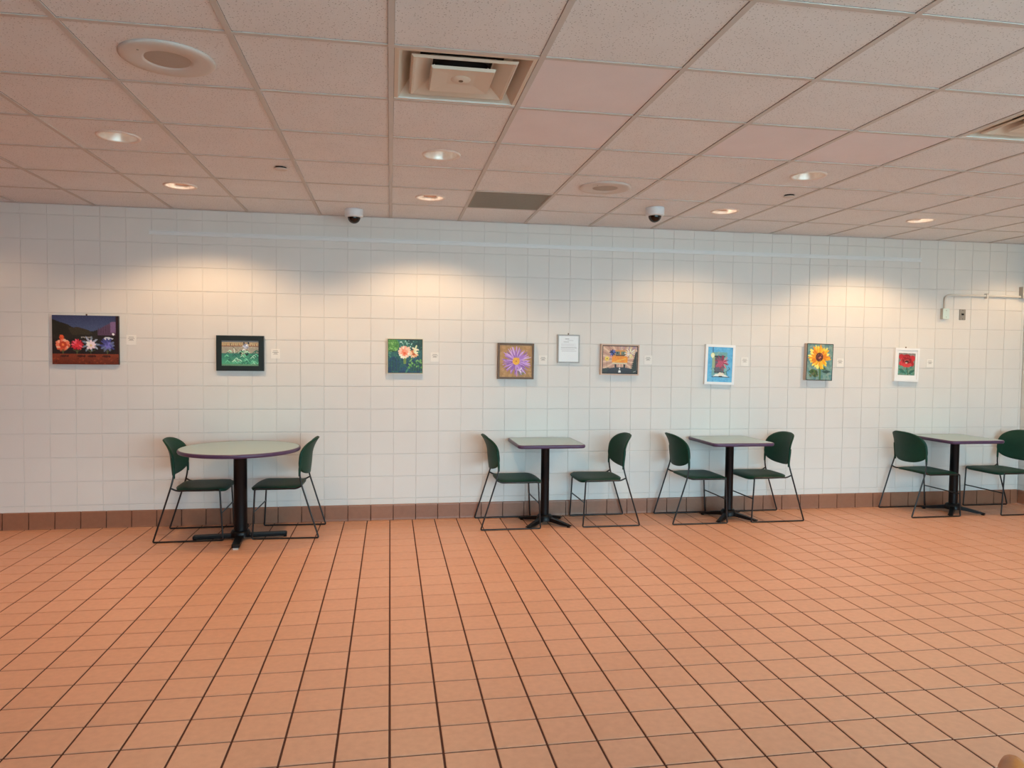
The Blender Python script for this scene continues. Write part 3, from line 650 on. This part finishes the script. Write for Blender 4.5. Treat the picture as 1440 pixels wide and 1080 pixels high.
def picture(name, x0, x1, z0, z1, depth, painter, fw, fmat, sidemat, label, cat='painting', rot=0, recess=0., mat_in=None, hook=False, lip=None):
    w, h = x1-x0, z1-z0; root = empty(name, ((x0+x1)/2, D-.0005, (z0+z1)/2), label=label, cat=cat)
    a, b = w/2, h/2
    if fw:
        for nm, q0, q1 in (('frame_rail', (-a, b-fw), (a, b)), ('frame_rail', (-a, -b), (a, -b+fw)), ('frame_stile', (-a, -b+fw), (-a+fw, b-fw)), ('frame_stile', (a-fw, -b+fw), (a, b-fw))):
            MB().box((q0[0], -depth, q0[1]), (q1[0], 0, q1[1])).build(nm, fmat, root)
    iw, ih = w-2*fw, h-2*fw; pd = depth-recess
    if mat_in:
        MB().box((-iw/2, -pd, -ih/2), (iw/2, -.001, ih/2)).build('mount_board', M_fwhite, root); iw -= 2*mat_in[0]; ih2 = ih-mat_in[1]-mat_in[2]; zc = (mat_in[2]-mat_in[1])/2; ih = ih2
        f = new_obj('painted_face', painter(iw, ih).mesh(iw, ih), root, loc=(0, -pd-.0008, zc))
    else:
        MB().box((-iw/2, -pd+.0005, -ih/2), (iw/2, -.001, ih/2)).build('canvas', sidemat, root)
        lp = lip or 0
        if lp: MB().box((-iw/2, -pd-.0004, -ih/2), (iw/2, -pd+.0005, ih/2)).build('canvas_edge', M_fedge, root); 
        f = new_obj('painted_face', painter(iw-2*lp, ih-2*lp).mesh(iw-2*lp, ih-2*lp), root, loc=(0, -pd-.0008, 0))
    if hook: MB().box((-.006, -.004, b), (.006, 0, b+.014)).build('hanger', M_fbrown, root)
    root.rotation_euler = (0, math.radians(rot), 0)
    return root
picture('canyon_painting', -2.775, -2.262, 1.393, 1.803, .028, p_canyon, 0, None, M_fedge, 'large unframed painting of four glowing flowers before a dark canyon, leftmost on the wall', hook=True)
picture('wave_painting', -1.48, -1.086, 1.347, 1.653, .03, p_waves, .044, M_fblack, M_card, 'small painting of green waves in a wide black frame above the round table', recess=.008)
picture('lily_painting', -.026, .295, 1.331, 1.648, .036, p_lily, .006, M_fcream, M_fedge, 'square painting of pink water lilies on dark teal pond in a thin pale frame', recess=.002, lip=.005)
picture('aster_painting', .976, 1.315, 1.288, 1.618, .04, p_aster, .018, M_fbrown, M_fbrown, 'square painting of one purple aster with yellow centre in a brown wooden frame', recess=.008, rot=.4)
picture('bus_painting', 1.958, 2.334, 1.33, 1.622, .04, p_bus, .012, M_flight, M_fedge, 'painting of an orange bus carrying flowers on a road, pale wood frame', recess=.006, lip=.008, rot=.8)
picture('book_painting', 3.006, 3.312, 1.245, 1.631, .03, p_blue, .024, M_fwhite, M_card, 'sky blue painting of a pink flower over an open book in a white frame', recess=.006, rot=1.5)
picture('sunflower_painting', 4.06, 4.345, 1.29, 1.654, .048, p_sun, 0, None, M_canvas, 'unframed deep canvas of a yellow sunflower on grey green ground', rot=1.2, lip=.007)
picture('red_flower_painting', 5.047, 5.322, 1.283, 1.622, .034, p_rose, .022, M_fwhite, M_card, 'small red flower painting in a white mounted frame, rightmost on the wall', recess=.008, mat_in=(.02, .03, .042), rot=1.5, hook=True)
picture('framed_notice', 1.542, 1.755, 1.441, 1.706, .024, p_notice, .012, M_alu, M_card, 'printed notice sheet in a thin silver frame between aster and bus paintings', cat='notice', recess=.004, hook=True)

# label cards beside the pictures
LAB = [(-2.17, 1.604, 'canyon flower painting'), (-.992, 1.499, 'black framed wave painting'), (.402, 1.484, 'water lily painting'), (1.408, 1.467, 'purple aster painting'),
       (2.435, 1.477, 'orange bus painting'), (3.428, 1.469, 'sky blue book painting'), (4.455, 1.467, 'sunflower painting'), (5.47, 1.469, 'red flower painting')]
proto = None
for x, z, what in LAB:
    t = 'small white printed label card on the wall right of the '+what
    if proto is None:
        proto = empty('label_card', (x, D-.0005, z), label=t, cat='label', group='label cards beside the paintings')
        MB().box((-.038, -.0035, -.042), (.038, 0, .042)).build('card', M_card, proto)
        for zz, hw, hh in ((.024, .02, .0016), (.012, .026, .0016), (.004, .014, .0016), (-.004, .02, .0012)): MB().box((-hw, -.0039, zz-hh), (hw, -.0035, zz+hh)).build('printed_line', M_ink, proto)
    else:
        c = copy_tree(proto, label=t); c.location = (x, D-.0005, z)

# ------------------------------------------------------------------ tables
def table(x, y, outline, rz_base, colr, flat, label, name):
    root = empty(name, (x, y, 0), label=label, cat='table', group='dining tables along the wall')
    zt = .742
    top = MB().prism(outline(-.004), zt-.028, zt).build('tabletop', M_lam, root)
    o = outline(0); n = len(o); prof = [(.004, zt-.03), (-.001, zt-.028), (-.005, zt-.02), (-.006, zt-.014), (-.004, zt-.005), (0, zt-.001), (.006, zt+.0006)]
    rings = [[(px, py, z) for px, py in outline(-d)] for d, z in prof]
    q = MB(); m_ = len(prof); q.add([p for r in rings for p in r], [(i*n+k, i*n+(k+1) % n, (i+1)*n+(k+1) % n, (i+1)*n+k) for i in range(m_-1) for k in range(n)], True); q.build('edge_band', M_edge, top)
    MB().box((-.13, -.13, zt-.036), (.13, .13, zt-.028)).build('mounting_plate', M_cast, root)
    MB().lathe([(colr*1.25, zt-.036), (colr*1.2, zt-.045), (colr, zt-.06), (colr, .055 if flat else .075)], 28).build('column', M_cast, root)
    MB().lathe([(.001, .07), (colr*1.3, .07), (colr*1.45, .055), (colr*1.5, .02)] if flat else [(.001, .088), (colr*1.4, .088), (colr*1.7, .075), (colr*1.9, .05), (colr*1.9, .03)], 28).build('hub', M_cast, root)
    for k in range(4):
        q = MB()
        if flat:
            q.prism(rrect(colr*.8, .36, -.03, .03, .012), .012, .04, .006)
            a = q.build('base_arm', M_cast, root)
            MB().box((.335, -.02, 0), (.358, .02, .013)).build('foot', M_foot if k == 3 else M_cast, a)
        else:
            n = 10; vs = []
            for i in range(n+1):
                t = i/n; xx = colr*.8+(.272-colr*.8)*t; hz = .066-.03*t-.018*t*t; hw = .026-.006*t+(.005 if i == n else 0); th = .036-.014*t
                zl = max(hz-th, .012)
                vs += [(xx, -hw, zl), (xx, hw, zl), (xx, hw*.8, hz), (xx, -hw*.8, hz)]
            fs = [(i*4+k2, i*4+(k2+1) % 4, (i+1)*4+(k2+1) % 4, (i+1)*4+k2) for i in range(n) for k2 in range(4)]+[(3, 2, 1, 0), (4*n, 4*n+1, 4*n+2, 4*n+3)]
            q.add([(a, b, c) for a, b, c in vs], fs); a = q.build('base_arm', M_cast, root)
            MB().lathe([(.001, 0), (.015, 0), (.015, .008), (.018, .014), (.017, .022), (.001, .024)], 16, c=(.25, 0, 0)).build('foot', M_cast, a)
        a.rotation_euler = (0, 0, rz_base+k*math.pi/2)
    return root
def circ(r): return lambda d: [((r+d)*math.cos(2*math.pi*k/72), (r+d)*math.sin(2*math.pi*k/72)) for k in range(72)]
def sqr(w, h): return lambda d: rrect(-w/2-d, w/2+d, -h/2-d, h/2+d, .05+d, 6)
table(-1.19, 6.085, circ(.462), math.radians(5), .052, True, 'large round table with purple edge and flat cross base', 'round_table')
table(1.375, 6.295, sqr(.585, .6), math.radians(45), .038, False, 'square table with purple edge between the chairs under the notice and bus painting', 'square_table')
table(3.138, 6.29, sqr(.585, .6), math.radians(45), .038, False, 'square table with purple edge under the sky blue book painting', 'square_table')
table(5.52, 6.285, sqr(.585, .6), math.radians(45), .04, False, 'square table with purple edge farthest right, below the outlet box', 'square_table')

# ------------------------------------------------------------------ chairs
def make_chair():
    root = empty('stacking_chair', (0, 0, 0))
    R = .0068; hw = .235
    # seat shell: superellipse outline, dished, front rolled down
    nu, nv = 25, 25; vs = []
    cx, ax, ay = .086, .2, .23
    for i in range(nu):
        for j in range(nv):
            a, b = -1+2*i/(nu-1), -1+2*j/(nv-1)
            # square -> superellipse
            m_ = max(abs(a), abs(b)); 
            if m_ > 0:
                l = (abs(a/m_)**5+abs(b/m_)**5)**(1/5.); k = 1/l
            else: k = 1
            x, y = a*k, b*k
            z = .434-.010*(1-x*x)*(1-y*y)-.012*abs(y)**4-.022*max(0, x-.55)**2/.2-.006*max(0, -x-.6)
            rad = (abs(x)**5+abs(y)**5)**.2
            vs.append((cx+x*ax, y*ay*(1-.04*x*-1), z-.006*max(0, rad-.85)/.15))
    q = MB(); q.add(vs, [(i*nv+j, (i+1)*nv+j, (i+1)*nv+j+1, i*nv+j+1) for i in range(nu-1) for j in range(nv-1)], True)
    o = q.build('seat', M_green, root); s = o.modifiers.new('shell', 'SOLIDIFY'); s.thickness = .016; s.offset = -1
    # backrest shell
    nu, nv = 25, 19; vs = []
    for j in range(nv):
        for i in range(nu):
            a, b = -1+2*i/(nu-1), -1+2*j/(nv-1); m_ = max(abs(a), abs(b)); n_ = 2.9 if b > 0 else 3.4
            k = 1/((abs(a/m_)**n_+abs(b/m_)**n_)**(1/n_)) if m_ > 0 else 1
            u, v = a*k, b*k
            y = .225*u*(1-.03*v); z = .655+.148*v+.012*(1-u*u)*0
            lean = -.172-.012*v-.048*max(0, v)**2+.004*max(0, -v)**2
            x = lean+.062*u*u-.0*v
            if v < 0: z += .018*u*u*(-v)
            vs.append((x, y, z))
    q = MB(); q.add(vs, [(j*nu+i, j*nu+i+1, (j+1)*nu+i+1, (j+1)*nu+i) for j in range(nv-1) for i in range(nu-1)], True)
    o = q.build('backrest', M_green, root); s = o.modifiers.new('shell', 'SOLIDIFY'); s.thickness = .013; s.offset = 0
    for sgn in (-1, 1):
        y = sgn*hw
        ysl = sgn*.216
        MB().tube(fillet([(-.2535, y, .034), (-.126, y, .44), (-.108, ysl, .53), (-.122, ysl, .66)], .05), R, 10).build('rear_leg', M_black, root)
        MB().tube(fillet([(-.2535, y, .034), (-.262, y, R), (.262, y, R), (.257, y, .04)], .035), R, 10).build('floor_runner', M_black, root)
        MB().tube(fillet([(.2571, y, .039), (.238, y, .412), (.20, y*.97, .4115)], .02), R, 10).build('front_leg', M_black, root)
        MB().tube(fillet([(.205, y*.97, .4115), (-.085, y*.97, .4085), (-.128, y, .432)], .035), R, 10).build('seat_rail', M_black, root)
        MB().tube([(-.108, ysl, .505), (-.1095, ysl, .56), (-.118, ysl, .64), (-.124, ysl, .67)], [.0085, .0105, .0105, .006], 10).build('back_sleeve', M_green, root)
    MB().tube([(.2485, -hw, .222), (.2485, hw, .222)], R*.85, 8).build('cross_brace', M_black, root)
    return root
# x centre of the floor runners, y centre, facing (+1 = to the right)
CH = [(-1.575, 6.245, 1, 1, 'green plastic chair with black sled base on the left of the round table'),
      (-.822, 6.25, -1, -2, 'green plastic chair with black sled base on the right of the round table'),
      (1.035, 6.325, 1, 0, 'green plastic chair left of the square table nearest the round table, below the aster painting'),
      (1.935, 6.325, -1, 0, 'green plastic chair below the orange bus painting, facing left'),
      (2.765, 6.315, 1, 0, 'green plastic chair left of the square table under the sky blue painting'),
      (3.52, 6.315, -1, 0, 'green plastic chair right of the square table under the sky blue painting'),
      (5.155, 6.305, 1, 0, 'green plastic chair below the red flower painting, left of the last square table'),
      (6.11, 6.29, -1, 0, 'green plastic chair in the right corner, cut off by the edge of the photo')]
proto = make_chair()
for k, (x, y, s, a, t) in enumerate(CH):
    c = proto if k == 0 else copy_tree(proto)
    c.location = (x, y, 0); c.rotation_euler = (0, 0, math.radians((0 if s > 0 else 180)+a))
    tag(c, t, 'chair', 'green chairs at the tables')

# wooden armchair whose arm tip and back edge peek into the lower right corner
AX = .83
root = empty('wooden_armchair', (1.312, .918, 0), AX, label='varnished wooden armchair at the lower right corner, only arm tip and back edge showing', cat='chair')
def leg(x, y, h): return MB().prism(rrect(x-.018, x+.018, y-.018, y+.018, .008), 0, h).build('leg', M_wood, root)
leg(.22, .24, .64); leg(.22, -.24, .64); leg(-.22, .24, .45); leg(-.22, -.24, .45)
MB().prism(rrect(-.24, .25, -.222, .222, .04), .43, .465, .006).build('seat', M_wood, root)
for s in (-1, 1):
    MB().tube([(-.24, s*.26, .655), (-.1, s*.262, .66), (.1, s*.262, .662), (.22, s*.262, .66), (.262, s*.262, .655), (.285, s*.262, .648)], [.022, .024, .026, .028, .022, .006], 12).build('armrest', M_wood, root)
    MB().prism(rrect(-.265, -.225, s*.24-.02, s*.24+.02, .01), .4, .855, .008).build('back_post', M_woodd, root)
MB().box((-.258, -.222, .54), (-.232, .222, .845)).build('back_panel', M_woodd, root)
MB().prism(rrect(-.27, -.22, -.265, .265, .02), .845, .885, .01).build('crest_rail', M_woodd, root)
